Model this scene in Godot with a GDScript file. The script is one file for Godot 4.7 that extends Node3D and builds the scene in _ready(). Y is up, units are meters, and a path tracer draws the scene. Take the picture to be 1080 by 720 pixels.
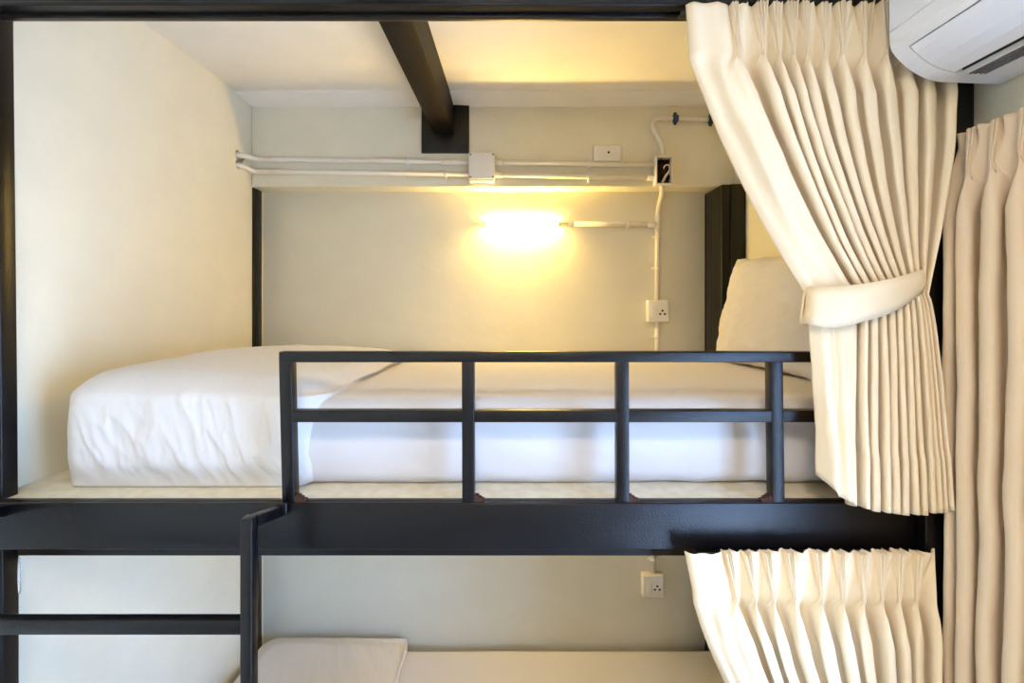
extends Node3D
# A bunk bed in a narrow dormitory room. y is up, metres, floor at 0; the lens is at height 2.0.

const FOCAL := 500.0          # focal length in pixels of the 1080 x 720 picture
const EYE := 2.0
const X_LEFT := -1.12         # inner faces of the room
const X_RIGHT := 0.92
const Y_CEIL := 2.84
const BACK := 2.09            # depth of the back wall, and of the concrete beam above it
const BACK_UP := 2.0

var M := {}
var rng := RandomNumberGenerator.new()
var noise := FastNoiseLite.new()
var taken := {}

# ------------------------------------------------------------------ helpers
func at(px: float, py: float, depth: float) -> Vector3:      # a measured point of the photograph at its distance
	return Vector3((px - 545.0) * depth / FOCAL, EYE + (318.0 - py) * depth / FOCAL, -depth)

func numbered(called: String) -> String:
	if not taken.has(called):
		taken[called] = 0
		return called
	taken[called] += 1
	return "%s_%03d" % [called, taken[called]]

func thing(called: String, label: String, category: String, base := Vector3.ZERO, group := "") -> Node3D:
	var o := Node3D.new()
	o.name = numbered(called)
	add_child(o)
	o.position = base
	o.set_meta("label", label)
	o.set_meta("category", category)
	if group != "":
		o.set_meta("group", group)
	return o

func part(mesh: Mesh, called: String, m: Material, parent: Node3D, label := "") -> MeshInstance3D:   # mesh points are in world space
	var o := MeshInstance3D.new()
	o.name = called
	o.mesh = mesh
	o.material_override = m
	o.cast_shadow = GeometryInstance3D.SHADOW_CASTING_SETTING_ON
	parent.add_child(o, true)
	if parent != self and parent.get_parent() == self:
		o.position = -parent.position
	if label != "":
		o.set_meta("label", label)
	return o

func solo(mesh: Mesh, called: String, m: Material, label: String, category: String, group := "") -> MeshInstance3D:
	var o := part(mesh, numbered(called), m, self)
	o.set_meta("label", label)
	o.set_meta("category", category)
	if group != "":
		o.set_meta("group", group)
	return o

func struct(mesh: Mesh, called: String, m: Material) -> MeshInstance3D:
	var o := part(mesh, called, m, self)
	o.set_meta("kind", "structure")
	return o

func commit(st: SurfaceTool) -> ArrayMesh:
	st.generate_normals()
	return st.commit()

func new_st(smooth := true) -> SurfaceTool:
	var st := SurfaceTool.new()
	st.begin(Mesh.PRIMITIVE_TRIANGLES)
	st.set_smooth_group(0 if smooth else -1)
	return st

func quad(st: SurfaceTool, a: Vector3, b: Vector3, c: Vector3, d: Vector3) -> void:   # clockwise seen from the front
	st.add_vertex(a); st.add_vertex(b); st.add_vertex(c)
	st.add_vertex(a); st.add_vertex(c); st.add_vertex(d)

func same(p: Vector3) -> Vector3:
	return p

func steps(h: float, r: float, arc: int, inner: int) -> PackedFloat32Array:
	var a := PackedFloat32Array()
	for k in arc + 1:
		a.append(-h + r * (1.0 - tan(PI / 4.0 * (1.0 - float(k) / arc))))
	for k in range(1, inner):
		a.append(lerpf(-h + r, h - r, float(k) / inner))
	for k in arc + 1:
		a.append(h - r * (1.0 - tan(PI / 4.0 * float(k) / arc)))
	return a

# a box with rounded edges between two corners; "bend" moves its points
func add_rbox(st: SurfaceTool, lo: Vector3, hi: Vector3, r: float, arc := 2, inner := Vector3i(1, 1, 1), bend = null) -> void:
	var c := (lo + hi) / 2.0
	var h := (hi - lo) / 2.0
	r = minf(r, minf(h.x, minf(h.y, h.z)) * 0.98)
	var ax := [steps(h.x, r, arc, inner.x), steps(h.y, r, arc, inner.y), steps(h.z, r, arc, inner.z)]
	var core := h - Vector3(r, r, r)
	for axis in 3:
		var u := (axis + 1) % 3
		var v := (axis + 2) % 3
		var au: PackedFloat32Array = ax[u]
		var av: PackedFloat32Array = ax[v]
		for side in [-1.0, 1.0]:
			var pts := []
			for i in au.size():
				var row := PackedVector3Array()
				for j in av.size():
					var p := Vector3.ZERO
					p[axis] = side * h[axis]
					p[u] = au[i]
					p[v] = av[j]
					var inside := p.clamp(-core, core)
					var q := inside + (p - inside).normalized() * r + c
					row.append(bend.call(q) if bend != null else q)
				pts.append(row)
			for i in au.size() - 1:
				for j in av.size() - 1:
					if side > 0:
						quad(st, pts[i][j], pts[i][j + 1], pts[i + 1][j + 1], pts[i + 1][j])
					else:
						quad(st, pts[i][j], pts[i + 1][j], pts[i + 1][j + 1], pts[i][j + 1])

func rbox(lo: Vector3, hi: Vector3, r := 0.002, arc := 1, inner := Vector3i(1, 1, 1), bend = null) -> ArrayMesh:
	var st := new_st()
	add_rbox(st, lo, hi, r, arc, inner, bend)
	return commit(st)

func box(x0: float, x1: float, y0: float, y1: float, d0: float, d1: float, r := 0.002) -> ArrayMesh:   # d: depth away from the lens
	return rbox(Vector3(x0, y0, -d1), Vector3(x1, y1, -d0), r)

func add_box(st: SurfaceTool, x0: float, x1: float, y0: float, y1: float, d0: float, d1: float, r := 0.002) -> void:
	add_rbox(st, Vector3(x0, y0, -d1), Vector3(x1, y1, -d0), r, 1)

# a bar between two points with a rectangular section
func add_bar(st: SurfaceTool, a: Vector3, b: Vector3, up: Vector3, w: float, t: float) -> void:
	var f := (b - a).normalized()
	var s := f.cross(up).normalized()
	var n := s.cross(f).normalized()
	var basis3 := Basis(s, n, -f)
	var mid := (a + b) / 2.0
	add_rbox(st, Vector3(-w / 2, -t / 2, -a.distance_to(b) / 2), Vector3(w / 2, t / 2, a.distance_to(b) / 2), 0.0015, 1, Vector3i(1, 1, 1), func(p: Vector3) -> Vector3: return mid + basis3 * p)

func bar(a: Vector3, b: Vector3, up: Vector3, w: float, t: float) -> ArrayMesh:
	var st := new_st()
	add_bar(st, a, b, up, w, t)
	return commit(st)

# a round tube along a path; corners are rounded beforehand by soften()
func add_tube(st: SurfaceTool, path: PackedVector3Array, r: float, sides := 10, closed_ends := true) -> void:
	var n := path.size()
	var rings := []
	var t0 := (path[1] - path[0]).normalized()
	var nrm := t0.cross(Vector3(0.31, 0.77, 0.55)).normalized()
	for i in n:
		var t := (path[mini(i + 1, n - 1)] - path[maxi(i - 1, 0)]).normalized()
		nrm = (nrm - t * nrm.dot(t)).normalized()
		var bi := t.cross(nrm)
		var ring := PackedVector3Array()
		for k in sides:
			var a := TAU * k / sides
			ring.append(path[i] + (nrm * cos(a) + bi * sin(a)) * r)
		rings.append(ring)
	for i in n - 1:
		for k in sides:
			var k2 := (k + 1) % sides
			quad(st, rings[i][k], rings[i + 1][k], rings[i + 1][k2], rings[i][k2])
	if closed_ends:
		for k in sides:
			var k2 := (k + 1) % sides
			st.add_vertex(path[0]); st.add_vertex(rings[0][k]); st.add_vertex(rings[0][k2])
			st.add_vertex(path[n - 1]); st.add_vertex(rings[n - 1][k2]); st.add_vertex(rings[n - 1][k])

func tube(path: PackedVector3Array, r: float, sides := 10) -> ArrayMesh:
	var st := new_st()
	add_tube(st, path, r, sides)
	return commit(st)

func soften(pts: Array, radius: float) -> PackedVector3Array:
	var out := PackedVector3Array([pts[0]])
	for i in range(1, pts.size() - 1):
		var p: Vector3 = pts[i]
		var a: Vector3 = pts[i - 1]
		var b: Vector3 = pts[i + 1]
		var ra := minf(radius, p.distance_to(a) * 0.48)
		var rb := minf(radius, p.distance_to(b) * 0.48)
		var s := p + (a - p).normalized() * ra
		var e := p + (b - p).normalized() * rb
		for k in 7:
			var t := k / 6.0
			out.append(s.lerp(p, t).lerp(p.lerp(e, t), t))
	out.append(pts[pts.size() - 1])
	return out

# a profile (x, y) drawn out along the depth from d0 to d1, its ends drawn in by a bevel
func extrude(profile: PackedVector2Array, d0: float, d1: float, bevel := 0.0, near_end := true, far_end := true) -> ArrayMesh:
	var st := new_st(false)
	var mid := Vector2.ZERO
	for p in profile:
		mid += p
	mid /= profile.size()
	var rows := []
	var ds := [d0, d1] if bevel == 0.0 else [d0, d0 + bevel, d1 - bevel, d1]
	for i in ds.size():
		var row := PackedVector3Array()
		for p in profile:
			var q := p
			if bevel > 0.0 and ((i == 0 and near_end) or (i == 3 and far_end)):
				q = p - (p - mid).normalized() * bevel
			row.append(Vector3(q.x, q.y, -ds[i]))
		rows.append(row)
	var n := profile.size()
	var ccw := not Geometry2D.is_polygon_clockwise(profile)
	for i in rows.size() - 1:
		for k in n:
			var k2 := (k + 1) % n
			if ccw:
				quad(st, rows[i][k], rows[i + 1][k], rows[i + 1][k2], rows[i][k2])
			else:
				quad(st, rows[i][k], rows[i][k2], rows[i + 1][k2], rows[i + 1][k])
	var tri := Geometry2D.triangulate_polygon(profile)
	for e in [0, rows.size() - 1]:
		for k in range(0, tri.size(), 3):
			st.add_vertex(rows[e][tri[k]]); st.add_vertex(rows[e][tri[k + 1]]); st.add_vertex(rows[e][tri[k + 2]])
	return commit(st)

# a sheet given by rows of points, with a thickness
func sheet(rows: Array, thick: float) -> ArrayMesh:
	var nr := rows.size()
	var nc: int = rows[0].size()
	var backs := []
	for i in nr:
		var row := PackedVector3Array()
		for j in nc:
			var du: Vector3 = rows[i][mini(j + 1, nc - 1)] - rows[i][maxi(j - 1, 0)]
			var dv: Vector3 = rows[mini(i + 1, nr - 1)][j] - rows[maxi(i - 1, 0)][j]
			row.append(rows[i][j] + du.cross(dv).normalized() * thick)
		backs.append(row)
	var st := new_st()
	for i in nr - 1:
		for j in nc - 1:
			quad(st, rows[i][j], rows[i][j + 1], rows[i + 1][j + 1], rows[i + 1][j])
			quad(st, backs[i][j], backs[i + 1][j], backs[i + 1][j + 1], backs[i][j + 1])
	for i in nr - 1:
		quad(st, rows[i][0], rows[i + 1][0], backs[i + 1][0], backs[i][0])
		quad(st, rows[i][nc - 1], backs[i][nc - 1], backs[i + 1][nc - 1], rows[i + 1][nc - 1])
	for j in nc - 1:
		quad(st, rows[0][j], backs[0][j], backs[0][j + 1], rows[0][j + 1])
		quad(st, rows[nr - 1][j], rows[nr - 1][j + 1], backs[nr - 1][j + 1], backs[nr - 1][j])
	return commit(st)

# ------------------------------------------------------------------ materials
func noise_tex(size: int, freq: float, seed_no: int, lo: Color, hi: Color, octaves := 4) -> NoiseTexture2D:
	var n := FastNoiseLite.new()
	n.seed = seed_no
	n.frequency = freq
	n.fractal_octaves = octaves
	var t := NoiseTexture2D.new()
	t.width = size
	t.height = size
	t.seamless = true
	t.noise = n
	var g := Gradient.new()
	g.set_color(0, lo)
	g.set_color(1, hi)
	t.color_ramp = g
	return t

func bump_tex(size: int, freq: float, seed_no: int, strength: float) -> NoiseTexture2D:
	var n := FastNoiseLite.new()
	n.seed = seed_no
	n.frequency = freq
	n.fractal_octaves = 4
	var t := NoiseTexture2D.new()
	t.width = size
	t.height = size
	t.seamless = true
	t.as_normal_map = true
	t.bump_strength = strength
	t.noise = n
	return t

func weave_tex() -> ImageTexture:      # threads over and under, as a normal map
	var im := Image.create(64, 64, false, Image.FORMAT_RGB8)
	for y in 64:
		for x in 64:
			var over := (x / 8 + y / 8) % 2 == 0
			var v := sin(PI * ((y if over else x) % 8 + 0.5) / 8.0)
			im.set_pixel(x, y, Color(v, v, v))
	im.bump_map_to_normal_map(2.0)
	return ImageTexture.create_from_image(im)

func mat(c: Color, rough: float, tile := 1.0, tone: Texture2D = null, bump: Texture2D = null, bump_scale := 1.0) -> StandardMaterial3D:
	var m := StandardMaterial3D.new()
	m.albedo_color = c
	m.roughness = rough
	m.uv1_triplanar = true
	m.uv1_world_triplanar = true
	m.uv1_scale = Vector3(tile, tile, tile)
	if tone:
		m.albedo_texture = tone
	if bump:
		m.normal_enabled = true
		m.normal_texture = bump
		m.normal_scale = bump_scale
	return m

func make_materials() -> void:
	var mottled := noise_tex(512, 0.012, 3, Color(0.97, 0.97, 0.97), Color(1, 1, 1))
	var grain := bump_tex(512, 0.05, 5, 4.0)
	var fine := bump_tex(512, 0.15, 8, 3.0)
	var weave := weave_tex()
	M.wall = mat(Color(0.905, 0.88, 0.795), 0.75, 0.7, mottled, grain, 0.05)
	M.ceiling = mat(Color(0.95, 0.94, 0.92), 0.85, 0.6, mottled, grain, 0.06)
	M.floor = mat(Color(0.74, 0.7, 0.63), 0.5, 0.8, mottled)
	M.steel = mat(Color(0.03, 0.03, 0.052), 0.34, 3.0, noise_tex(512, 0.03, 11, Color(0.8, 0.8, 0.8), Color(1, 1, 1)), fine, 0.2)
	M.warm_lit_steel = mat(Color(0.13, 0.10, 0.082), 0.5, 3.0, noise_tex(512, 0.02, 12, Color(0.82, 0.82, 0.82), Color(1, 1, 1)), fine, 0.2)  # brown stands for warm tube light on the black beam paint
	M.steel.metallic_specular = 0.42
	M.warm_lit_steel.metallic_specular = 0.2
	M.rust = mat(Color(0.36, 0.21, 0.11), 0.9, 12.0, noise_tex(256, 0.05, 13, Color(0.35, 0.3, 0.3), Color(1, 1, 1)))
	M.board = mat(Color(0.9, 0.865, 0.775), 0.7, 2.0, noise_tex(512, 0.02, 14, Color(0.9, 0.89, 0.87), Color(1, 1, 1)), grain, 0.2)
	M.linen = mat(Color(0.825, 0.815, 0.81), 0.95, 60.0, null, weave, 0.12)
	M.linen.rim_enabled = true
	M.linen.rim = 0.15
	M.sheet = mat(Color(0.805, 0.795, 0.80), 0.9, 60.0, null, weave, 0.1)
	M.curtain = mat(Color(0.925, 0.85, 0.725), 0.9, 50.0, null, weave, 0.25)
	M.beige_curtain = mat(Color(0.875, 0.785, 0.665), 0.9, 50.0, null, weave, 0.25)
	M.plastic = mat(Color(0.9, 0.885, 0.86), 0.4)
	M.pipe = mat(Color(0.9, 0.875, 0.83), 0.45)
	M.blue_clip = mat(Color(0.06, 0.2, 0.36), 0.45)
	M.black = mat(Color(0.03, 0.028, 0.028), 0.7)
	M.copper = mat(Color(0.35, 0.16, 0.1), 0.6)
	M.ac = mat(Color(0.925, 0.93, 0.95), 0.32)
	M.ac_grey = mat(Color(0.6, 0.6, 0.63), 0.5, 14.0, noise_tex(256, 0.05, 15, Color(0.6, 0.6, 0.6), Color(1, 1, 1)))
	M.slot_shade = mat(Color(0.2, 0.2, 0.215), 0.6)  # dark grey puts the shade of the outlet slot into the colour
	M.chrome = mat(Color(0.75, 0.75, 0.77), 0.25)
	M.chrome.metallic = 1.0
	M.glass = StandardMaterial3D.new()
	M.glass.transparency = BaseMaterial3D.TRANSPARENCY_ALPHA
	M.glass.albedo_color = Color(0.9, 0.95, 1.0, 0.06)
	M.glass.roughness = 0.02
	M.glow = StandardMaterial3D.new()
	M.glow.albedo_color = Color(1, 0.97, 0.9)
	M.glow.emission_enabled = true
	M.glow.emission = Color(1.0, 0.92, 0.66)
	M.glow.emission_energy_multiplier = 2.5
	M.panel_glow = StandardMaterial3D.new()
	M.panel_glow.albedo_color = Color(1, 1, 1)
	M.panel_glow.emission_enabled = true
	M.panel_glow.emission = Color(1.0, 0.9, 0.75)
	M.panel_glow.emission_energy_multiplier = 2.0

# ------------------------------------------------------------------ the room
func hole_wall(called: String, x0: float, x1: float, cuts: Array) -> void:
	var w := CSGCombiner3D.new()
	w.name = called
	add_child(w)
	w.set_meta("kind", "structure")
	var b := CSGBox3D.new()
	b.name = "slab"
	b.size = Vector3(x1 - x0, Y_CEIL + 0.1, 2.2 + 1.9 + 0.12)
	b.position = Vector3((x0 + x1) / 2, (Y_CEIL + 0.1) / 2 - 0.05, -(2.2 - 1.9 - 0.12) / 2)
	b.material = M.wall
	w.add_child(b)
	for c in cuts:
		c.operation = CSGShape3D.OPERATION_SUBTRACTION
		c.material = M.wall
		w.add_child(c)

func build_room() -> void:
	struct(box(X_LEFT - 0.12, X_RIGHT + 0.12, -0.1, 0.0, -2.02, 2.2), "floor", M.floor)
	struct(box(X_LEFT - 0.12, X_RIGHT + 0.12, Y_CEIL, Y_CEIL + 0.1, -2.02, 2.2), "ceiling", M.ceiling)
	struct(box(X_LEFT - 0.12, X_RIGHT + 0.12, 0.0, Y_CEIL, -2.02, -1.9), "wall_front", M.wall)
	var wb := Node3D.new()
	wb.name = "wall_back"
	add_child(wb)
	wb.set_meta("kind", "structure")
	part(box(X_LEFT, X_RIGHT, 0.0, 2.49, BACK, 2.2), "lower_wall", M.wall, wb)
	var wavy := func(p: Vector3) -> Vector3:
		return p + Vector3(0, 0.0025 * noise.get_noise_2d(p.x * 900.0, 4.0) if p.y < 2.6 else 0.0, 0)
	part(rbox(Vector3(X_LEFT, 2.484, -2.2), Vector3(X_RIGHT, Y_CEIL, -BACK_UP), 0.006, 2, Vector3i(60, 2, 2), wavy), "concrete_beam", M.wall, wb)
	# a shallow plaster strip between ceiling and back wall
	var st := new_st(false)
	var n := 40
	for k in n:
		var xa := lerpf(X_LEFT, X_RIGHT, float(k) / n)
		var xb := lerpf(X_LEFT, X_RIGHT, float(k + 1) / n)
		var ya := Y_CEIL - 0.018 + 0.004 * noise.get_noise_1d(xa * 500.0)
		var yb := Y_CEIL - 0.018 + 0.004 * noise.get_noise_1d(xb * 500.0)
		quad(st, Vector3(xa, Y_CEIL, -1.885), Vector3(xb, Y_CEIL, -1.885), Vector3(xb, Y_CEIL - 0.006, -1.885), Vector3(xa, Y_CEIL - 0.006, -1.885))
		quad(st, Vector3(xa, Y_CEIL - 0.006, -1.885), Vector3(xb, Y_CEIL - 0.006, -1.885), Vector3(xb, yb, -2.0), Vector3(xa, ya, -2.0))
	struct(commit(st), "trim_1", M.ceiling)
	# ragged holes where the conduits enter the left wall
	var holes := []
	for h in [[163.5, 1.905, 0.021], [173.5, 1.905, 0.019], [168.0, 1.925, 0.017], [166.0, 1.94, 0.013]]:
		var c := CSGCylinder3D.new()
		c.name = "pipe_hole"
		c.radius = h[2]
		c.height = 0.09
		c.sides = 9
		c.rotation_degrees = Vector3(0, 0, 90)
		c.position = Vector3(X_LEFT - 0.02, EYE + (318.0 - h[0]) * h[1] / FOCAL, -h[1])
		holes.append(c)
	hole_wall("wall_left", X_LEFT - 0.12, X_LEFT, holes)
	# daylight comes through a window in the right wall, beside the lens
	var o := CSGBox3D.new()
	o.name = "opening"
	o.size = Vector3(0.4, WIN_Y1 - WIN_Y0, WIN_D1 - WIN_D0)
	o.position = Vector3(X_RIGHT + 0.06, (WIN_Y0 + WIN_Y1) / 2, -(WIN_D0 + WIN_D1) / 2)
	hole_wall("wall_right", X_RIGHT, X_RIGHT + 0.12, [o])
	var w := Node3D.new()
	w.name = "window_1"
	add_child(w)
	w.set_meta("kind", "structure")
	var f := new_st()
	add_box(f, X_RIGHT + 0.05, X_RIGHT + 0.09, WIN_Y0, WIN_Y0 + 0.04, WIN_D0, WIN_D1)
	add_box(f, X_RIGHT + 0.05, X_RIGHT + 0.09, WIN_Y1 - 0.04, WIN_Y1, WIN_D0, WIN_D1)
	for d in [WIN_D0, (WIN_D0 + WIN_D1) / 2 - 0.02, WIN_D1 - 0.04]:
		add_box(f, X_RIGHT + 0.05, X_RIGHT + 0.09, WIN_Y0 + 0.04, WIN_Y1 - 0.04, d, d + 0.04)
	part(commit(f), "window_frame", M.plastic, w)
	part(box(X_RIGHT + 0.068, X_RIGHT + 0.072, WIN_Y0 + 0.04, WIN_Y1 - 0.04, WIN_D0 + 0.04, WIN_D1 - 0.04, 0.0005), "pane", M.glass, w)

const WIN_Y0 := 0.3
const WIN_Y1 := 2.2
const WIN_D0 := -0.3
const WIN_D1 := 0.72

func build_ceiling_beam() -> void:
	var t := thing("ceiling_beam", "dark steel beam, warm light put into its brown colour, running under the ceiling into a black wall plate", "beam", Vector3(-0.31, 2.7, -1.2))
	part(box(-0.345, -0.266, 2.716, Y_CEIL, -0.4, BACK_UP - 0.012, 0.003), "web", M.warm_lit_steel, t)
	part(box(-0.348, -0.262, 2.704, 2.716, -0.4, BACK_UP - 0.012, 0.002), "bottom_flange", M.warm_lit_steel, t)
	part(box(-0.40, -0.20, 2.624, 2.826, BACK_UP - 0.012, BACK_UP - 0.001, 0.002), "end_plate", M.steel, t, "black square plate against the wall")

# ------------------------------------------------------------------ bunk bed
func build_bunk() -> void:
	var b := thing("bunk_bed", "black painted steel bunk bed frame with guard rail and ladder", "bunk bed", Vector3(0, 0, -1.5))
	# posts: the left front one leans a little
	part(rbox(Vector3(-1.119, 0.0, -1.03), Vector3(-1.080, 2.72, -0.995), 0.003, 1, Vector3i(1, 6, 1), func(p: Vector3) -> Vector3: return p - Vector3(0.012 * clampf((p.y - 1.5) / 1.1, 0, 1.2) if p.x > -1.1 else 0.0, 0, 0)), "post", M.steel, b)
	part(box(0.82, 0.918, 0.0, 2.72, 0.95, 1.05, 0.003), "post", M.steel, b)
	var st := new_st()          # right rear post: a broad flange and a web
	add_box(st, 0.827, 0.918, 0.0, 2.472, 1.91, 1.922)
	add_box(st, 0.827, 0.918, 0.0, 2.472, 2.07, 2.088)
	add_box(st, 0.827, 0.84, 0.0, 2.472, 1.921, 2.071)
	add_box(st, 0.86, 0.918, 0.0, 2.472, 1.9, 1.911)
	part(commit(st), "post", M.steel, b)
	part(box(-1.1195, -1.113, 0.0, 2.482, 2.005, 2.07, 0.001), "post", M.steel, b)
	# top beam of channel section
	st = new_st()
	add_box(st, -1.12, 0.92, 2.605, 2.70, 0.955, 0.965)
	add_box(st, -1.12, 0.92, 2.597, 2.607, 0.955, 0.985)
	add_box(st, -1.12, 0.92, 2.590, 2.64, 0.985, 1.0)
	add_box(st, -1.12, 0.92, 2.604, 2.64, 1.0, 1.012)
	part(commit(st), "top_beam", M.steel, b)
	for lv in [0.0, -1.276]:
		st = new_st()
		add_box(st, -1.12, 0.82, 1.492 + lv, 1.588 + lv, 0.97, 0.98, 0.0025)
		add_box(st, -1.12, 0.82, 1.582 + lv, 1.588 + lv, 0.98, 0.997)
		part(commit(st), "side_beam", M.steel, b)
		part(box(-1.11, 0.82, 1.437 + lv, 1.563 + lv, 1.05, 1.062), "joist", M.steel, b)
		part(box(-1.09, 0.755, 1.49 + lv, 1.56 + lv, 2.03, 2.06), "joist", M.steel, b)
		for x in [-0.6, -0.1, 0.4]:
			part(box(x, x + 0.04, 1.51 + lv, 1.563 + lv, 1.062, 2.03), "cross_bar", M.steel, b)
		part(rbox(Vector3(-1.119, 1.564 + lv, -2.088), Vector3(0.919, 1.583 + lv, -0.998), 0.002), "platform", M.board, b, "cream painted board under the mattress")
	# guard rail
	var g := Node3D.new()
	g.name = "guard_rail"
	b.add_child(g)
	g.position = -b.position
	part(box(-0.4885, 0.82, 1.8755, 1.897, 0.972, 0.998), "top_rail", M.steel, g)
	part(box(-0.4640, 0.82, 1.752, 1.7765, 0.973, 0.996), "middle_rail", M.steel, g)
	var px := [[-0.4885, -0.4815], [-0.1130, -0.1120], [0.2050, 0.2060], [0.5210, 0.5250]]
	for k in 4:
		var xt: float = px[k][0]
		var xb: float = px[k][1]
		var bend := func(p: Vector3) -> Vector3:
			return p + Vector3(lerpf(xb, xt, clampf((p.y - 1.58) / 0.29, 0, 1)), 0, 0)
		part(rbox(Vector3(0, 1.585, -0.997), Vector3(0.0255, 1.878, -0.9725), 0.0015, 1, Vector3i(1, 6, 1), bend), "rail_post", M.steel, g)
		# rusted weld beads at the foot of each post
		var w := new_st()
		for sx in ([1.0] if k < 3 else [-1.0]):
			var x0: float = xb + (0.0275 if sx > 0 else -0.002)
			for j in 3:
				var c := Vector3(x0 + sx * 0.006 * j, 1.5905 - 0.001 * j, -0.982)
				add_rbox(w, c - Vector3(0.007, 0.006 - 0.001 * j, 0.009), c + Vector3(0.007, 0.011 - 0.003 * j, 0.009), 0.004, 2, Vector3i(1, 1, 1), func(p: Vector3) -> Vector3: return p + Vector3(1, 1, 1) * 0.0015 * noise.get_noise_3dv(p * 9000.0))
		part(commit(w), "weld_bead", M.rust, g, "rusty weld at the foot of a rail post")
	# ladder of square tube
	var l := Node3D.new()
	l.name = "ladder"
	b.add_child(l)
	l.position = -b.position
	for x in [-1.06, -0.4965]:
		part(box(x, x + 0.0208, 0.0, 1.6095, 0.85, 0.8725, 0.0015), "ladder_rail", M.steel, l)
		part(bar(Vector3(x + 0.0104, 1.5985, -0.865), Vector3(x + 0.0104, 1.572, -0.971), Vector3.UP, 0.0208, 0.0205), "bracket", M.steel, l)
	for y in [1.427, 1.147, 0.867, 0.587, 0.307]:
		part(box(-1.041, -0.4955, y - 0.0255, y, 0.851, 0.8715, 0.0015), "rung", M.steel, l)
	var c := Vector3(-0.4965, 1.58, -0.968)
	part(rbox(c + Vector3(0.016, -0.014, -0.002), c + Vector3(0.03, 0.012, 0.008), 0.003), "bolt", M.steel, l)
	# curtain tracks under the beams and a small catch on the left post
	part(box(0.365, 0.82, 1.4775, 1.4915, 0.962, 0.976), "curtain_track", M.steel, b)
	part(box(0.33, 0.82, 2.578, 2.589, 0.958, 0.972), "curtain_track", M.steel, b)
	part(tube(PackedVector3Array([at(725, 596, 0.97), at(729.5, 596, 0.97)]), 0.0055), "track_stop", M.steel, b)
	var hp := PackedVector3Array()
	for k in 24:
		var a := TAU * k / 23.0
		hp.append(at(20.5 + 1.6 * sin(a), 607 - 19.0 * cos(a), 0.992))
	part(tube(hp, 0.0012, 6), "catch", M.chrome, b, "thin steel loop on the left post")

# ------------------------------------------------------------------ bedding
func mattress(called: String, label: String, lv: float) -> void:
	var front := 1.068
	var bend := func(p: Vector3) -> Vector3:
		var d := -p.z
		var y := p.y - lv
		var q := p
		# the side belly, the soft sag of the top and a few creases of the sheet
		if d < front + 0.12:
			var k := 1.0 - clampf((d - front) / 0.12, 0, 1)
			q.z += k * (0.008 * sin(PI * clampf((y - 1.58) / 0.2, 0, 1)) + 0.0035 * noise.get_noise_3d(p.x * 90.0, y * 420.0 + p.x * 120.0, 7.0 + lv) * (1.4 - (y - 1.58) / 0.2))
			if y < 1.62:
				q.y += k * 0.010 * absf(noise.get_noise_1d(p.x * 160.0 + 40.0)) * (1.0 - clampf((y - 1.58) / 0.04, 0, 1))
		if y > 1.74:
			q.y += 0.004 * noise.get_noise_3d(p.x * 60.0, 0.0, d * 60.0) - 0.004 * clampf((d - 1.9) / 0.15, 0, 1)
		return q
	solo(rbox(Vector3(-0.975, 1.5835 + lv, -2.055), Vector3(0.88, 1.782 + lv, -front), 0.035, 4, Vector3i(130, 14, 40), bend), called, M.sheet, label, "mattress")

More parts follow.
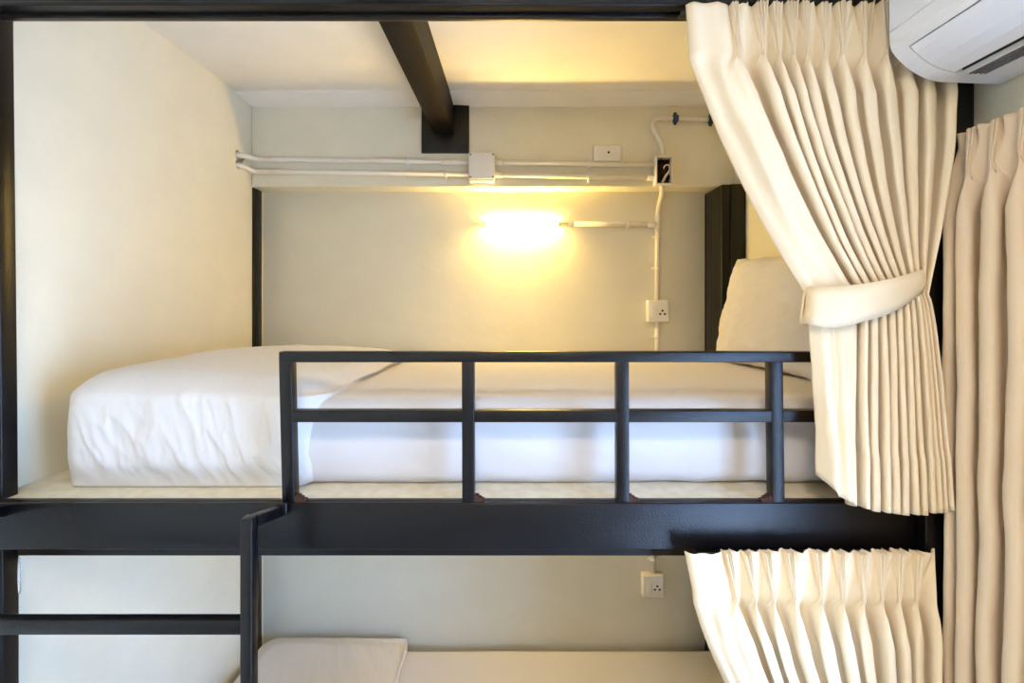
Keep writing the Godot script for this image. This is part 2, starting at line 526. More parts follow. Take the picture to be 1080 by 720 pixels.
func duvet(called: String, label: String, lo: Vector3, hi: Vector3, seed_no: float, round_left: float) -> void:
	var bend := func(p: Vector3) -> Vector3:
		var q := p
		var fx := (p.x - lo.x) / (hi.x - lo.x)
		var fy := (p.y - lo.y) / (hi.y - lo.y)
		var d := -p.z
		var near := 1.0 - clampf((d + hi.z) / 0.06, 0, 1)         # 1 on the front side
		var up := smoothstep(0.75, 1.0, fy)
		# square foot, plump shoulders
		var low := clampf(0.07 - (p.y - lo.y), 0.0, 0.07)
		var inset := 0.07 - sqrt(maxf(0.0049 - low * low, 0.0))
		if low > 0.0:
			q.z += 0.7 * inset * (1.0 - smoothstep(0.06, 0.1, d + hi.z))
			q.x -= 0.7 * inset * (1.0 - smoothstep(0.06, 0.1, p.x - lo.x))
		q.y -= up * round_left * pow(1.0 - clampf((p.x - lo.x) / 0.22, 0, 1), 2.0)
		q.y -= up * (0.014 * pow(1.0 - clampf((d + hi.z) / 0.16, 0, 1), 2.0) + 0.026 * smoothstep(0.3, 1.0, fx) + 0.045 * smoothstep(1.5, 2.02, d))
		q.y += up * 0.020 * exp(-pow((d - 1.66) / 0.16, 2.0) - pow((fx - 0.75) / 0.4, 2.0))
		# the free edge lies flat on the mattress, wavering
		var edge := smoothstep(0.86, 1.0, fx)
		q.y -= up * edge * 0.022
		q.x += smoothstep(0.55, 1.0, fx) * (up * 0.055 * sin(clampf((d - 1.1) / 0.8, 0, 1) * 2.4) - near * (0.03 * sin(PI * clampf(fy * 1.1, 0, 1)) - 0.02 * smoothstep(0.35, 0.0, fy)) + 0.012 * noise.get_noise_3d(p.y * 300.0, d * 120.0, seed_no))
		q.x += (1.0 - smoothstep(0.0, 0.12, fx)) * 0.014 * (fy - 0.45)
		var rear := clampf(0.07 - (p.z - lo.z), 0.0, 0.07)
		q.x += 0.85 * (0.07 - sqrt(maxf(0.0049 - rear * rear, 0.0))) * smoothstep(0.7, 0.9, fx)
		# creases of the hanging side: steep and slanting, stronger to the bottom
		var warp := noise.get_noise_3d(p.x * 130.0, p.y * 130.0, seed_no) * 0.03
		var s := noise.get_noise_3d((p.x + warp + 0.35 * p.y) * 420.0, p.y * 110.0, seed_no + 9.0)
		var s2 := noise.get_noise_3d((p.x - 0.5 * p.y + warp) * 260.0, (p.y + p.x) * 160.0, seed_no + 30.0)
		var crease := pow(1.0 - absf(s), 5.0) * 0.0075 + s2 * 0.009 + pow(1.0 - absf(noise.get_noise_3d((p.x + 0.2 * p.y) * 900.0, p.y * 260.0, seed_no)), 4.0) * 0.0028
		q.z += near * (crease * (1.0 - 0.45 * fy) + 0.010 * sin(PI * clampf(fy, 0, 1)))
		q.z -= near * 0.012 * smoothstep(0.25, 0.0, fy)
		q.y += (1.0 - smoothstep(0.0, 0.2, fy)) * near * 0.006 * (1.0 + noise.get_noise_1d(p.x * 220.0 + seed_no))
		# top
		q.y += up * (0.007 * noise.get_noise_3d(p.x * 110.0, seed_no, d * 90.0) + 0.0022 * pow(1.0 - absf(noise.get_noise_3d(p.x * 330.0 + d * 160.0, seed_no + 5.0, d * 110.0)), 4.0))
		q.y += up * (0.014 if seed_no > 50.0 else 0.002) * noise.get_noise_3d((p.x + 0.45 * d) * 520.0, 1.0, (d - 0.45 * p.x) * 60.0) * smoothstep(0.25, 0.7, fx)
		return q
	solo(rbox(lo, hi, 0.07, 7, Vector3i(110, 40, 80), bend), called, M.linen, label, "duvet")

func pillow(called: String, label: String, centre: Vector3, along: Vector3, up: Vector3, L: float, H: float, T: float) -> void:
	var out := along.cross(up).normalized()
	var st := new_st()
	var n := 56
	for side in [-1.0, 1.0]:
		var pts := []
		for i in n + 1:
			var row := PackedVector3Array()
			for j in n + 1:
				var u := sin(PI / 2.0 * (2.0 * i / n - 1.0))
				var v := sin(PI / 2.0 * (2.0 * j / n - 1.0))
				var t := T * pow(maxf((1.0 - pow(absf(u), 3.0)) * (1.0 - pow(absf(v), 3.0)), 0.0), 0.5)
				var a := u * L / 2 * (0.93 + 0.07 * v * v)
				var b := v * H / 2 * (0.93 + 0.07 * u * u)
				var wr := 0.008 * noise.get_noise_3d(u * 90.0, v * 60.0 + u * 50.0, side * 40.0) + 0.004 * pow(1.0 - absf(noise.get_noise_3d(u * 60.0 + v * 140.0, v * 50.0 - u * 30.0, side * 70.0)), 4.0)
				var soft := clampf(t / (T * 0.5), 0, 1)
				b += 0.006 * noise.get_noise_1d(u * 150.0) * absf(v)
				row.append(centre + along * a + up * b + out * (side * (t + wr * soft)))
			pts.append(row)
		for i in n:
			for j in n:
				if side > 0:
					quad(st, pts[i][j], pts[i][j + 1], pts[i + 1][j + 1], pts[i + 1][j])
				else:
					quad(st, pts[i][j], pts[i + 1][j], pts[i + 1][j + 1], pts[i][j + 1])
	solo(commit(st), called, M.linen, label, "pillow")

func build_bedding() -> void:
	mattress("mattress", "mattress in a white fitted sheet on the upper bunk, behind the guard rail", 0.0)
	mattress("mattress", "mattress in a white sheet on the lower bunk, at the bottom edge", -1.276)
	duvet("duvet", "folded white duvet over the left half of the upper mattress", Vector3(-1.022, 1.5845, -2.05), Vector3(-0.425, 1.848, -1.046), 3.0, 0.012)
	duvet("duvet", "white duvet with slanting creases on the lower bunk, behind the ladder", Vector3(-1.085, 0.3085, -2.05), Vector3(-0.47, 0.612, -1.046), 90.0, 0.01)
	var along := Vector3(0.05, 0, 0.4).normalized()
	var up := (Vector3(0.085, 0.38, 0) - along * along.dot(Vector3(0.085, 0.38, 0))).normalized()
	pillow("pillow", "white pillow standing against the right wall on the upper bunk", Vector3(0.823, 1.968, -1.50), along, up, 0.56, 0.39, 0.074)

# ------------------------------------------------------------------ curtains
# pleats: for each fold its place along the rail at the heading, at the tie and at the hem (metres along "s"); heights likewise.
# where(s, y, f) puts a point: s along the rail, y up, f towards the room
func curtain(o: Dictionary, where: Callable) -> ArrayMesh:
	var head: Array = o.head
	var tie: Array = o.tie
	var hem: Array = o.hem
	var n := head.size() - 1
	var per := 44
	var ys := PackedFloat32Array()
	var y_top: float = o.top
	var y_pinch: float = o.pinch
	for k in 13:
		ys.append(lerpf(y_top, y_pinch, k / 12.0))
	var down := int(o.rows)
	for k in range(1, down + 1):
		ys.append(lerpf(y_pinch, o.bottom, pow(float(k) / down, 1.15)))
	var rows := []
	for y in ys:
		var row := PackedVector3Array()
		for c in n * per + 1:
			var u := float(c) / per
			var i := mini(int(u), n - 1)
			var fr := u - i
			var q := fr - (1.0 if fr > 0.5 else 0.0)                # from the middle of the nearest pleat
			var pleat := i + (1 if fr > 0.5 else 0)
			var edge := pleat == 0 or pleat == n
			var hx := lerpf(head[i], head[i + 1], fr)
			var tx := lerpf(tie[i], tie[i + 1], fr)
			var bx := lerpf(hem[i], hem[i + 1], fr)
			var pitch_h: float = head[i + 1] - head[i]
			var s := 0.0
			var f := 0.0
			var yy := y
			var jit := noise.get_noise_2d(pleat * 37.0, float(o.seed))
			var vary := 1.0 + 0.35 * noise.get_noise_2d(pleat * 53.0, 11.0 + float(o.seed))
			# heading: fans of three fingers with flat pieces between them; k is 0 at the top, 1 at the pinch
			var k := clampf((y_top - y) / (y_top - y_pinch), 0, 1)
			var spread_out: float = float(o.lean) * (1.0 - k) * (2.0 * u / n - 1.0)
			var fh := lerpf(0.0070 + 0.0025 * jit, 0.0020, pow(k, 1.4))       # half width of a fan
			var hs := 0.0
			var hf := 0.0
			if absf(q) < 0.30 and not edge:
				var w := q / 0.30
				hs = float(head[pleat]) + w * fh * 1.1
				hf = lerpf(0.004, 0.014, k) + lerpf(0.0095, 0.003, k) * cos(w * PI * 3.0) - 0.006 * w * w * (1.0 - k)
			else:
				var left: float = head[i] + (fh * 1.1 if i > 0 else 0.0)
				var right: float = head[i + 1] - (fh * 1.1 if i + 1 < n else 0.0)
				var a := 0.30 if i > 0 else 0.0
				var b := 0.70 if i + 1 < n else 1.0
				var w2 := clampf((fr - a) / (b - a), 0, 1)
				hs = lerpf(left, right, w2)
				var bow := sin(PI * w2)
				hf = -0.008 * (1.0 - k) + 0.014 * k * (1.0 - bow) + lerpf(0.013 + 0.010 * jit, -0.010, k) * bow + 0.010 * (1.0 - k) * sin(TAU * w2) * (0.5 + jit)
				if i == 0 and o.flap:
					hf = 0.010 * sin(PI * clampf(w2 * 1.15 + 0.1, 0, 1)) - 0.012 * pow(1.0 - w2, 6.0) + 0.006 * sin(w2 * 9.0 + 1.0) + 0.010 * k * pow(w2, 3.0)
			hs += spread_out
			if y >= y_pinch:
				s = hs
				f = hf
				yy += (0.004 * jit + 0.003 * noise.get_noise_1d(u * 70.0)) * (1.0 - k)
			else:
				k = (y_pinch - y) / (y_pinch - float(o.tie_y))
				var x := 0.0
				var grow := clampf((y_pinch - y) / 0.09, 0, 1)
				var amp := lerpf(0.010, float(o.fold) * vary, sqrt(maxf(grow, 0.0)))
				if k < 1.0:
					x = lerpf(hx, tx, pow(maxf(k, 0.0), lerpf(1.3, 2.0, u / n)))
					amp *= lerpf(1.0, o.squeeze, smoothstep(0.35, 1.0, k))
				else:
					var k2 := clampf((float(o.tie_y) - y) / (float(o.tie_y) - float(o.bottom)), 0, 1)
					x = lerpf(tx, bx, pow(k2, 0.62))
					amp *= lerpf(o.squeeze, o.spread, pow(k2, 0.5))
				var wander := 0.16 * noise.get_noise_2d(pleat * 91.0, y * 160.0 + float(o.seed))
				var wave := 2.0 * pow(maxf(0.5 + 0.5 * cos(TAU * q), 0.0), lerpf(2.0, 0.62, grow)) - 1.0
				var pitch: float = lerpf(lerpf(pitch_h, tie[i + 1] - tie[i], clampf(k, 0, 1)), hem[i + 1] - hem[i], clampf(k - 1.0, 0, 1))
				if u < 1.0 and o.flap:
					var along := 0.2 + 0.8 * sin(PI / 2 * u)
					f = amp * along + 0.016 * noise.get_noise_2d(u * 45.0, y * 90.0 + float(o.seed)) * sin(PI * u)
					f += 0.004 * sin(u * 14.0 + y * 6.0) * sin(PI * u)
					f -= 0.012 * pow(1.0 - u, 8.0)
					x += 0.006 * noise.get_noise_1d(y * 140.0) * (1.0 - u)
				else:
					f = amp * (wave + 0.3 * jit) + 0.0025 * sin(TAU * 2.0 * q + 7.0 * jit) * grow * clampf(pitch / 0.03, 0, 1)
					x += pitch * (0.17 * sin(2.0 * TAU * q) * grow + wander * grow)
				var into := smoothstep(0.0, 0.045, y_pinch - y)
				s = lerpf(hs, x, into)
				f = lerpf(hf, f, into)
				# hem: a doubled, stitched band, hanging unevenly
				var down_k := (y_pinch - y) / (y_pinch - float(o.bottom))
				var drop: float = o.sag.call(u / n)
				yy = y + drop * smoothstep(0.55, 1.0, down_k) + (0.004 * wave + 0.006 * jit) * down_k
				f += 0.0025 * smoothstep(0.868, 0.88, down_k)
			row.append(where.call(s, yy, f))
		rows.append(row)
	return sheet(rows, 0.0018)

func metres(a: Array, depth: float) -> Array:
	var out := []
	for x in a:
		out.append((x - 545.0) * depth / FOCAL)
	return out

func tie_band(pts_top: Array, pts_bottom: Array, depth: float, bulge: float) -> ArrayMesh:
	# a sash looped round the bunch: top and bottom edges measured along its front
	var rows := [PackedVector3Array(), PackedVector3Array(), PackedVector3Array(), PackedVector3Array(), PackedVector3Array()]
	var n := 40
	var m := pts_top.size() - 1
	for lap in [0, 1]:
		for k in n + 1:
			var t := float(k) / n
			if lap == 1:
				t = 1.0 - t
			var i := mini(int(t * m), m - 1)
			var fr := t * m - i
			var a: Vector2 = pts_top[i]
			var a2: Vector2 = pts_top[i + 1]
			var b: Vector2 = pts_bottom[i]
			var b2: Vector2 = pts_bottom[i + 1]
			var pa := a.cubic_interpolate(a2, pts_top[maxi(i - 1, 0)], pts_top[mini(i + 2, m)], fr)
			var pb := b.cubic_interpolate(b2, pts_bottom[maxi(i - 1, 0)], pts_bottom[mini(i + 2, m)], fr)
			var f := pow(maxf(sin(PI * t), 0.0), 0.45) * bulge * (1.0 if lap == 0 else -0.8)
			for r in 5:
				var p := pa.lerp(pb, r / 4.0)
				var q := at(p.x, p.y, depth)
				rows[r].append(q + Vector3(0, 0, f + 0.004 * sin(PI * r / 4.0) * (1.0 if lap == 0 else -1.0) + 0.003 * noise.get_noise_2d(t * 120.0, r * 40.0)))
	return sheet(rows, 0.002)

func build_curtains() -> void:
	var D := 0.934
	var where := func(s: float, y: float, f: float) -> Vector3: return Vector3(s, y, -D + f)
	var y_of := func(py: float) -> float: return EYE + (318.0 - py) * D / FOCAL
	var up := {
		"head": metres([727, 776, 802, 818, 833, 848, 867, 884, 907, 930, 951, 975, 997], D),
		"tie": metres([852, 896, 906, 916, 926, 935, 943, 950, 956, 961, 965, 969, 972], D),
		"hem": metres([862, 894, 905, 916, 928, 939, 949, 959, 968, 976, 984, 990, 995], D),
		"top": y_of.call(4.0), "pinch": y_of.call(54.0), "tie_y": y_of.call(312.0), "bottom": y_of.call(538.0),
		"rows": 90, "fold": 0.027, "squeeze": 0.6, "spread": 0.8, "lean": 0.006, "seed": 5, "flap": true,
		"sag": func(t: float) -> float: return 0.045 * (1.0 - clampf(t / 0.09, 0, 1)) + 0.02 * pow(maxf(1.0 - t, 0.0), 2.0) - 0.012 * sin(PI * t) + 0.006 * t,
	}
	var t := thing("bunk_curtain", "cream pleated curtain tied back at the right end of the upper bunk", "curtain", Vector3(0.68, 1.58, -D), "bunk curtains")
	part(curtain(up, where), "curtain_cloth", M.curtain, t)
	var sash := tie_band([Vector2(851, 303), Vector2(872, 302), Vector2(894, 300), Vector2(930, 293.5), Vector2(971, 283)], [Vector2(845, 341), Vector2(862, 344), Vector2(885, 341), Vector2(928, 329), Vector2(974, 303)], D, 0.036)
	part(sash, "tieback", M.curtain, t, "cream cloth band tied round the curtain")
	part(tube(PackedVector3Array([at(968, 286, 0.935), at(973, 287, 0.93), at(975, 290, 0.932), at(972, 292, 0.945), at(975, 291, 0.952)]), 0.0016, 6), "tieback_hook", M.chrome, t)
	var low := up.duplicate()
	low.head = metres([731, 774, 793, 812, 834, 862, 884, 906, 925, 943, 961, 981], D)
	low.tie = metres([853, 894, 905, 916, 927, 937, 945, 952, 958, 963, 968, 972], D)
	low.hem = metres([862, 899, 912, 925, 938, 949, 959, 968, 976, 983, 989, 995], D)
	low.top = y_of.call(581.0)
	low.pinch = y_of.call(625.0)
	low.tie_y = y_of.call(885.0)
	low.bottom = y_of.call(1100.0)
	low.lean = 0.016
	low.seed = 44
	var t2 := thing("bunk_curtain", "cream pleated curtain hanging under the beam at the lower bunk", "curtain", Vector3(0.68, 0.6, -D), "bunk curtains")
	part(curtain(low, where), "curtain_cloth", M.curtain, t2)
	var shift := func(a: Array) -> Array:
		var r := []
		for p in a:
			r.append(p + Vector2(0, 573))
		return r
	part(tie_band(shift.call([Vector2(851, 303), Vector2(872, 302), Vector2(894, 300), Vector2(930, 293.5), Vector2(971, 283)]), shift.call([Vector2(845, 341), Vector2(862, 344), Vector2(885, 341), Vector2(928, 329), Vector2(974, 303)]), D, 0.036), "tieback", M.curtain, t2)
	# window curtain drawn aside along the right wall
	var where_r := func(s: float, y: float, f: float) -> Vector3: return Vector3(0.873 - f, y, s)
	var head := []
	var tie := []
	var hem := []
	var dz := [0.938, 0.903, 0.858, 0.809, 0.762, 0.717, 0.67, 0.625, 0.59]
	for k in dz.size():
		head.append(-dz[k])
		tie.append(-dz[k] + 0.004 - 0.004 * k)
		hem.append(-dz[k] + 0.010 - 0.008 * k)
	var win := {"head": head, "tie": tie, "hem": hem, "top": 2.329, "pinch": 2.255, "tie_y": 1.2, "bottom": 0.06, "rows": 80, "fold": 0.026, "squeeze": 1.1, "spread": 1.1, "lean": 0.0, "seed": 77, "flap": false, "sag": func(_t: float) -> float: return 0.0}
	var t3 := thing("window_curtain", "long beige pleated curtain along the right wall below the air conditioner", "curtain", Vector3(0.868, 0.06, -0.77))
	part(curtain(win, where_r), "curtain_cloth", M.beige_curtain, t3)
	var rod := thing("curtain_rod", "dark curtain rod behind the long beige curtain on the right wall", "curtain rod", Vector3(0.9, 2.3, -0.3))
	part(tube(PackedVector3Array([Vector3(0.9085, 2.318, -0.93), Vector3(0.9085, 2.318, 0.92)]), 0.006), "rod", M.steel, rod)
	for d in [0.90, 0.0, -0.88]:
		part(box(0.902, 0.92, 2.308, 2.334, d - 0.008, d + 0.008), "bracket", M.steel, rod)

# ------------------------------------------------------------------ air conditioner
func build_air_conditioner() -> void:
	var t := thing("air_conditioner", "white wall mounted air conditioner above the long curtain", "air conditioner", Vector3(0.92, 2.41, -0.5))
	var Z1 := 0.90
	var Z0 := 0.10
	var shell := PackedVector2Array([Vector2(0.918, 2.70), Vector2(0.80, 2.70), Vector2(0.735, 2.688), Vector2(0.712, 2.66), Vector2(0.703, 2.60), Vector2(0.7025, 2.5085), Vector2(0.7055, 2.507), Vector2(0.7055, 2.505), Vector2(0.7025, 2.5035), Vector2(0.7035, 2.483), Vector2(0.707, 2.472), Vector2(0.714, 2.462), Vector2(0.724, 2.4515), Vector2(0.733, 2.443), Vector2(0.745, 2.434), Vector2(0.757, 2.427), Vector2(0.771, 2.4205), Vector2(0.784, 2.4165), Vector2(0.795, 2.4145), Vector2(0.805, 2.4138), Vector2(0.86, 2.4115), Vector2(0.91, 2.4095), Vector2(0.918, 2.416)])
	for e in [[0.862, Z1], [Z0, 0.1445]]:
		part(extrude(shell, e[0], e[1], 0.006, e[0] < 0.5, e[0] > 0.5), "end_cap", M.ac, t)
	# middle: the front panel, then a recess for the vane, the outlet slot and the intake grille
	var mid := PackedVector2Array([Vector2(0.918, 2.699), Vector2(0.80, 2.699), Vector2(0.735, 2.687), Vector2(0.712, 2.66), Vector2(0.703, 2.60), Vector2(0.7025, 2.5085), Vector2(0.7055, 2.507), Vector2(0.7055, 2.505), Vector2(0.7025, 2.5035), Vector2(0.7035, 2.483), Vector2(0.707, 2.472), Vector2(0.7125, 2.464), Vector2(0.735, 2.485), Vector2(0.765, 2.56), Vector2(0.85, 2.57), Vector2(0.84, 2.48), Vector2(0.812, 2.44), Vector2(0.812, 2.4136), Vector2(0.819, 2.4134), Vector2(0.819, 2.418), Vector2(0.852, 2.4165), Vector2(0.852, 2.4120), Vector2(0.91, 2.4095), Vector2(0.918, 2.416)])
	part(extrude(mid, 0.1445, 0.862), "body", M.ac, t)
	var vane := PackedVector2Array([Vector2(0.7145, 2.4625), Vector2(0.724, 2.4525), Vector2(0.735, 2.443), Vector2(0.75, 2.433), Vector2(0.77, 2.423), Vector2(0.793, 2.4155), Vector2(0.794, 2.4215), Vector2(0.77, 2.430), Vector2(0.735, 2.451), Vector2(0.718, 2.4665)])
	part(extrude(vane, 0.146, 0.8600), "vane", M.ac, t)
	# inside the outlet: a liner and ribbed wheel, added in dark grey to deepen its shade
	var slot_shade := PackedVector2Array([Vector2(0.7355, 2.4845), Vector2(0.766, 2.558), Vector2(0.848, 2.568), Vector2(0.8385, 2.481), Vector2(0.8112, 2.441), Vector2(0.8112, 2.420), Vector2(0.8095, 2.420), Vector2(0.8095, 2.442), Vector2(0.836, 2.482), Vector2(0.845, 2.565), Vector2(0.768, 2.555), Vector2(0.738, 2.4835)])
	part(extrude(slot_shade, 0.1455, 0.8610), "slot_shade_liner", M.slot_shade, t, "liner added in dark grey to deepen the shade of the air outlet")
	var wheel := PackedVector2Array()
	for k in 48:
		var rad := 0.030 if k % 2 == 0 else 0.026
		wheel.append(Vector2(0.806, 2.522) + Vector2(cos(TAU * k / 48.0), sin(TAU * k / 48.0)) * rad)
	part(extrude(wheel, 0.15, 0.858), "slot_shade_wheel", M.slot_shade, t)
	var g := new_st(false)
	add_box(g, 0.8195, 0.8515, 2.4145, 2.4175, 0.145, 0.8615, 0.0005)
	part(commit(g), "intake_grille", M.ac_grey, t, "grey mottled grille")
	for k in 4:
		var x := 0.8225 + 0.0092 * k
		part(box(x, x + 0.0016, 2.4128, 2.4150, 0.145, 0.8615, 0.0004), "grille_bar", M.ac_grey, t)

# ------------------------------------------------------------------ wiring on the back wall
func conduit(path: PackedVector3Array, label: String, clips: Array, joints: Array, clip_mat: Material = null) -> Node3D:
	var t := thing("conduit_pipe", label, "pipe", path[0], "white conduit pipes on the back wall")
	part(tube(path, 0.0105, 12), "pipe", M.pipe, t)
	for c in clips:      # [place, direction of the pipe, depth of the wall]
		var st := new_st()
		var p: Vector3 = c[0]
		var dir: Vector3 = c[1]
		var side := dir.cross(Vector3.BACK).normalized()
		var arc := PackedVector3Array()
		for k in 13:
			var a := PI * k / 12.0
			arc.append(p + side * cos(a) * 0.0125 + Vector3(0, 0, sin(a) * 0.0125))
		for o in ([-0.004, 0.0, 0.004] if clip_mat == null else [-0.008, -0.004, 0.0, 0.004, 0.008]):
			var moved := PackedVector3Array()
			for q in arc:
				moved.append(q + dir * o)
			add_tube(st, moved, 0.0026 if clip_mat == null else 0.004, 6)
		for sg in [-1.0, 1.0]:
			var e: Vector3 = p + side * sg * (0.016 if clip_mat == null else 0.019)
			add_rbox(st, e - Vector3(0.006, 0.006, 0.006), e + Vector3(0.006, 0.006, 0.004), 0.002)
		part(commit(st), "pipe_clip", clip_mat if clip_mat else M.plastic, t, "blue plastic clip" if clip_mat else "")
	for j in joints:      # sockets where two lengths meet
		part(tube(PackedVector3Array([j[0], j[1]]), 0.0128, 12), "coupling", M.pipe, t)
	return t

func socket(label: String, x0: float, y0: float, x1: float, y1: float) -> void:
	var a := at(x0, y1, BACK - 0.03)
	var b := at(x1, y0, BACK - 0.03)
	var t := thing("wall_socket", label, "socket", Vector3((a.x + b.x) / 2, a.y, -BACK), "wall sockets")
	var d := BACK - 0.036
	part(box(a.x, b.x, a.y, b.y, d + 0.006, BACK, 0.004), "back_box", M.plastic, t)
	part(rbox(Vector3(a.x + 0.002, a.y + 0.002, -(d + 0.007)), Vector3(b.x - 0.002, b.y - 0.002, -d), 0.003, 2), "face_plate", M.plastic, t)
	var w := b.x - a.x
	var h := b.y - a.y
	part(box(a.x + 0.16 * w, a.x + 0.42 * w, a.y + 0.22 * h, a.y + 0.68 * h, d - 0.003, d + 0.001, 0.001), "switch", M.plastic, t)
	var y_mid := a.y + 0.42 * h
	for p in [[0.68, 0.10], [0.57, -0.05], [0.79, -0.05]]:
		var c := Vector3(a.x + p[0] * w, y_mid + p[1] * h, -d)
		part(rbox(c - Vector3(0.0042, 0.004, 0.001), c + Vector3(0.0042, 0.004, 0.0006), 0.0004), "pin_hole", M.black, t)

func build_wiring() -> void:
	var u := BACK_UP - 0.0125      # axis of pipes on the concrete beam
	var l := BACK - 0.0125
	conduit(soften([Vector3(X_LEFT - 0.05, at(0, 163, 1.9).y, -1.893), at(259, 164, 1.915), at(272, 168.5, u), at(300, 168, u), at(495, 171.5, u)], 0.03), "upper white conduit pipe from left wall to the square junction box", [[at(430, 170.5, u), Vector3.RIGHT]], [[at(287, 168.2, u), at(301, 168, u)], [at(466, 170.9, u), at(484, 171.3, u)]])
	conduit(soften([Vector3(X_LEFT - 0.05, at(0, 173, 1.9).y, -1.893), at(257, 175, 1.91), at(267, 181, u), at(286, 180.8, u), at(495, 184, u)], 0.03), "lower white conduit pipe from left wall to the square junction box", [[at(470, 183.6, u), Vector3.RIGHT]], [[at(285, 180.8, u), at(301, 181, u)]])
	conduit(PackedVector3Array([at(521, 171.5, u), at(692, 174, u)]), "upper white conduit pipe from square junction box to the open box", [[at(621, 172.8, u), Vector3.RIGHT]], [[at(521, 171.5, u), at(530, 171.6, u)]])
	conduit(PackedVector3Array([at(521, 184.5, u), at(692, 187.5, u)]), "lower white conduit pipe from square junction box to the open box", [[at(621, 186.5, u), Vector3.RIGHT]], [[at(521, 184.5, u), at(530, 184.7, u)], [at(682, 187.3, u), at(692, 187.5, u)]])
	conduit(soften([at(699, 166, u), at(698.5, 152, u), at(686.5, 133, u), at(691, 124, u), at(703, 124.3, u), Vector3(X_RIGHT + 0.0, at(0, 127, u).y, -u)], 0.026), "white conduit pipe bending right under the ceiling with blue clips", [[at(712, 125, u), Vector3.RIGHT], [at(749.5, 126.5, u), Vector3.RIGHT]], [[at(700, 124.2, u), at(703, 124.3, u)]], M.blue_clip)
	conduit(soften([at(698.5, 194, u), at(698.5, 203, u - 0.002), at(694, 221, l), at(693.5, 236, l), at(693, 318, l)], 0.05), "white conduit pipe running down from the open box to the upper socket", [[at(693.3, 250, l), Vector3.UP], [at(693.1, 283, l), Vector3.UP]], [[at(698.5, 195, u), at(698.5, 202, u)], [at(693.6, 227, l), at(693.4, 245, l)]])
	conduit(PackedVector3Array([at(600, 236, l), at(693, 237, l)]), "thin white conduit pipe from the tube lamp to the vertical pipe", [[at(662, 236.7, l), Vector3.RIGHT]], [[at(599, 236, l), at(605, 236, l)], [at(683, 237, l), at(692, 237, l)]])
	conduit(PackedVector3Array([at(693, 339, l), at(692.5, 395, l)]), "white conduit pipe below the upper socket going behind the mattress", [[at(692.8, 355, l), Vector3.UP]], [])
	conduit(PackedVector3Array([Vector3(at(688.5, 0, l).x, 1.555, -l), at(688.5, 608, l)]), "short white conduit pipe above the socket of the lower bunk", [[at(688.5, 589, l), Vector3.UP]], [])
	socket("white wall socket on back wall above the upper mattress", 683, 316.5, 705.5, 339.5)
	socket("white wall socket on back wall of the lower bunk", 677.5, 606, 700, 629.5)
	# closed junction box
	var a := at(494.5, 190.5, 1.955)
	var b := at(521.5, 161, 1.955)
	var t := thing("junction_box", "closed square white junction box joining the conduit pipes", "junction box", Vector3((a.x + b.x) / 2, a.y, -BACK_UP), "junction boxes")
	part(box(a.x, b.x, a.y, b.y, 1.962, BACK_UP, 0.004), "box_body", M.plastic, t)
	part(box(a.x - 0.001, b.x + 0.001, a.y + 0.008, b.y + 0.001, 1.955, 1.963, 0.003), "lid", M.plastic, t)
	for p in [[0.06, 0.94], [0.94, 0.94], [0.06, 0.14], [0.94, 0.14]]:
		var c := Vector3(lerpf(a.x, b.x, p[0]), lerpf(a.y, b.y, p[1]), -1.9545)
		part(rbox(c - Vector3(0.003, 0.003, 0.002), c + Vector3(0.003, 0.003, 0.0006), 0.001), "screw", M.black, t)
	# small blank box with a cable hole
	a = at(626, 169.5, 1.975)
	b = at(655.5, 152.5, 1.975)
	t = thing("outlet_box", "small flat white box with one dark hole above the conduits", "outlet box", Vector3((a.x + b.x) / 2, a.y, -BACK_UP))
	part(rbox(Vector3(a.x, a.y, -BACK_UP), Vector3(b.x, b.y, -1.975), 0.005, 2), "cover", M.plastic, t)
	var c0 := at(642, 160.5, 1.9748)
	part(tube(PackedVector3Array([c0 + Vector3(0, 0, -0.004), c0 + Vector3(0, 0, 0.0008)]), 0.0048, 12), "cable_hole", M.black, t)
	# open junction box full of wires
	a = at(691, 195, 1.965)
	b = at(709.5, 164.5, 1.965)
	t = thing("junction_box", "open white junction box with loose wires inside", "junction box", Vector3((a.x + b.x) / 2, a.y, -BACK_UP), "junction boxes")
	var st := new_st()
	var w := 0.0065
	add_box(st, a.x, a.x + w, a.y, b.y, 1.955, BACK_UP)
	add_box(st, b.x - w, b.x, a.y, b.y, 1.955, BACK_UP)
	add_box(st, a.x, b.x, a.y, a.y + w, 1.955, BACK_UP)
	add_box(st, a.x, b.x, b.y - w, b.y, 1.955, BACK_UP)
	part(commit(st), "box_body", M.plastic, t)
	part(box(a.x + w, b.x - w, a.y + w, b.y - w, 1.995, 1.9995), "box_bottom", M.black, t)
	var loops := [
		[M.pipe, [[698, 192], [701, 186], [705.5, 180], [707, 176], [704, 173], [700.5, 175], [700, 178]]],
		[M.pipe, [[699, 193], [703, 185], [707, 179], [706, 174.5], [702, 173.6], [700.2, 177]]],
		[M.black, [[694, 190], [695, 182], [697, 175], [698, 169], [696, 167]]],
		[M.black, [[695, 191], [697, 184], [696, 177], [699, 171], [703, 169]]],
		[M.black, [[705, 190], [706, 185], [703, 181], [698, 183], [695, 186]]],
		[M.copper, [[694, 186], [699, 181], [703, 178], [706, 170], [705, 167]]],
		[M.copper, [[702, 191], [700, 186], [701, 179], [698, 172]]],
		[M.black, [[693.5, 172], [697, 176], [700, 181], [699, 188], [703, 192]]]]
	for k in loops.size():
		var pts := []
		for q in loops[k][1]:
			pts.append(at(q[0], q[1], 1.972 if k < 2 else 1.983 + 0.001 * (k % 3)))
		part(tube(soften(pts, 0.012), 0.0024 if k < 2 else 0.0032, 6), "wire", loops[k][0], t)

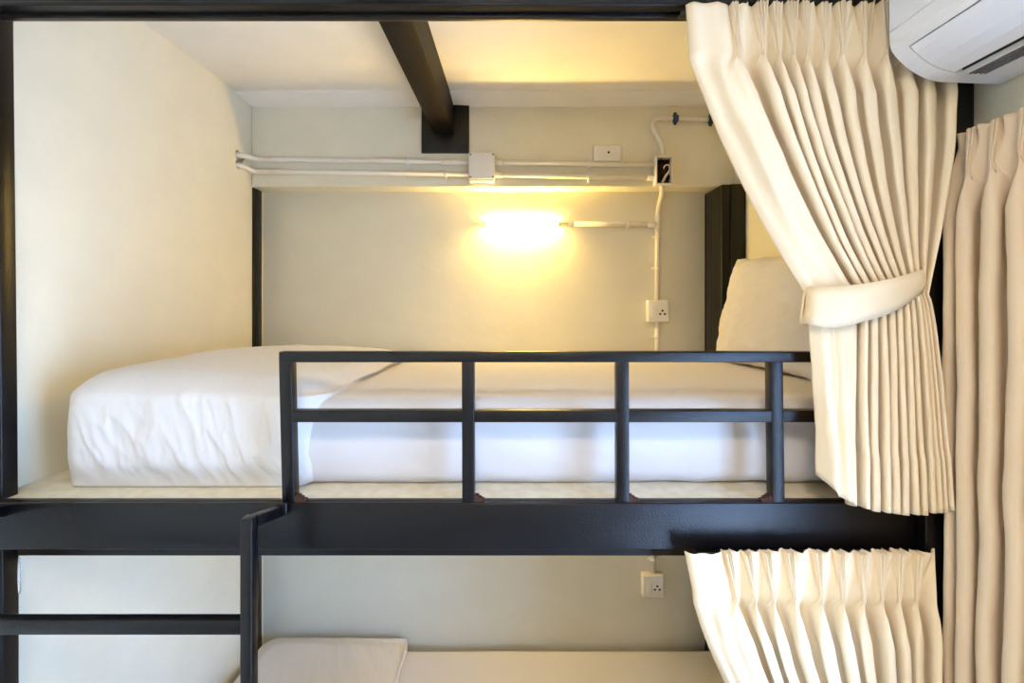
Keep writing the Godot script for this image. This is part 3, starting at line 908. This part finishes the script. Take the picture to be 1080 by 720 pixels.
func build_tube_lamp(a: Vector3, b: Vector3, label: String, energy: float, feed: Vector3) -> void:
	var t := thing("tube_lamp", label, "lamp", Vector3((a.x + b.x) / 2, a.y, -BACK), "tube lamps")
	part(box(a.x - 0.002, b.x + 0.004, a.y - 0.010, a.y + 0.010, BACK - 0.0055, BACK - 0.0005, 0.002), "base", M.plastic, t)
	var st := new_st()
	add_tube(st, PackedVector3Array([a, b]), 0.0105, 16)
	var o := part(commit(st), "glowing_tube", M.glow, t)
	o.cast_shadow = GeometryInstance3D.SHADOW_CASTING_SETTING_ON
	for e in [[a - Vector3(0.005, 0, 0), a + Vector3(0.003, 0, 0)], [b - Vector3(0.003, 0, 0), b + Vector3(0.008, 0, 0)]]:
		part(tube(PackedVector3Array(e), 0.0112, 14), "end_cap", M.plastic, t)
	part(tube(soften([b + Vector3(0.006, 0, 0), b + Vector3(0.02, 0.004, -0.004), feed], 0.01), 0.0035, 8), "cable", M.plastic, t)
	for k in 5:
		var li := OmniLight3D.new()
		li.name = numbered("tube_light")
		add_child(li)
		li.position = a.lerp(b, (k + 0.5) / 5.0)
		li.light_color = Color(1.0, 0.84, 0.46)
		li.light_energy = energy / 5.0
		li.light_size = 0.009
		li.omni_range = 8.0
		li.omni_attenuation = 2.0
		li.shadow_enabled = true

const TUBE_ENERGY := 0.43
const LAMP_ENERGY := 3.2

func build_ceiling_lamp() -> void:
	var c := Vector3(-0.1, Y_CEIL, 0.55)
	var t := thing("ceiling_lamp", "flat square ceiling lamp in the room behind the viewer", "lamp", c)
	part(rbox(c + Vector3(-0.2, -0.035, -0.2), c + Vector3(0.2, 0, 0.2), 0.006), "housing", M.plastic, t)
	part(rbox(c + Vector3(-0.18, -0.039, -0.18), c + Vector3(0.18, -0.034, 0.18), 0.002), "glowing_panel", M.panel_glow, t)
	var li := AreaLight3D.new()
	li.name = "ceiling_lamp_light"
	add_child(li)
	li.position = c + Vector3(0, -0.045, 0)
	li.rotation_degrees = Vector3(-90, 0, 0)
	li.area_size = Vector2(0.36, 0.36)
	li.light_color = Color(1.0, 0.93, 0.82)
	li.light_energy = LAMP_ENERGY
	li.shadow_enabled = true
	li.area_range = 8.0

# ------------------------------------------------------------------
func _ready() -> void:
	rng.seed = 7
	noise.seed = 21
	noise.frequency = 0.02
	noise.fractal_octaves = 3
	# camera: level, with the lens shifted down a little
	var cam := Camera3D.new()
	cam.name = "camera"
	add_child(cam)
	cam.position = Vector3(0, EYE, 0)
	var near := 0.05
	cam.set_frustum(720.0 / FOCAL * near, Vector2(-5.0 / FOCAL * near, -42.0 / FOCAL * near), near, 50.0)
	cam.current = true
	# sky: bright overcast daylight that enters by the window
	var sky_mat := ProceduralSkyMaterial.new()
	sky_mat.sky_top_color = Color(0.47, 0.69, 1.0)
	sky_mat.sky_horizon_color = Color(0.57, 0.76, 1.0)
	sky_mat.ground_horizon_color = Color(0.68, 0.81, 1.0)
	sky_mat.ground_bottom_color = Color(0.66, 0.78, 0.95)
	sky_mat.sky_energy_multiplier = 1.0
	var env := Environment.new()
	env.background_mode = Environment.BG_SKY
	env.sky = Sky.new()
	env.sky.sky_material = sky_mat
	env.background_energy_multiplier = 23.5
	env.tonemap_mode = Environment.TONE_MAPPER_LINEAR
	env.tonemap_exposure = 1.0
	env.sdfgi_enabled = true
	env.ssao_enabled = true
	env.ssil_enabled = true
	var we := WorldEnvironment.new()
	we.name = "environment"
	we.environment = env
	add_child(we)
	make_materials()
	build_ceiling_lamp()
	build_room()
	build_ceiling_beam()
	build_bunk()
	build_bedding()
	build_curtains()
	build_air_conditioner()
	build_wiring()
	var d := BACK - 0.0165
	build_tube_lamp(at(512, 235.5, d), at(589, 235.5, d), "short glowing tube lamp on the back wall above the upper bunk", TUBE_ENERGY, at(600, 236, BACK - 0.0125))
	build_tube_lamp(Vector3(-0.14, 1.31, -d), Vector3(0.18, 1.31, -d), "short tube lamp on the back wall of the lower bunk, behind the beam", TUBE_ENERGY * 0.6, Vector3(0.225, 1.312, -BACK + 0.0125))
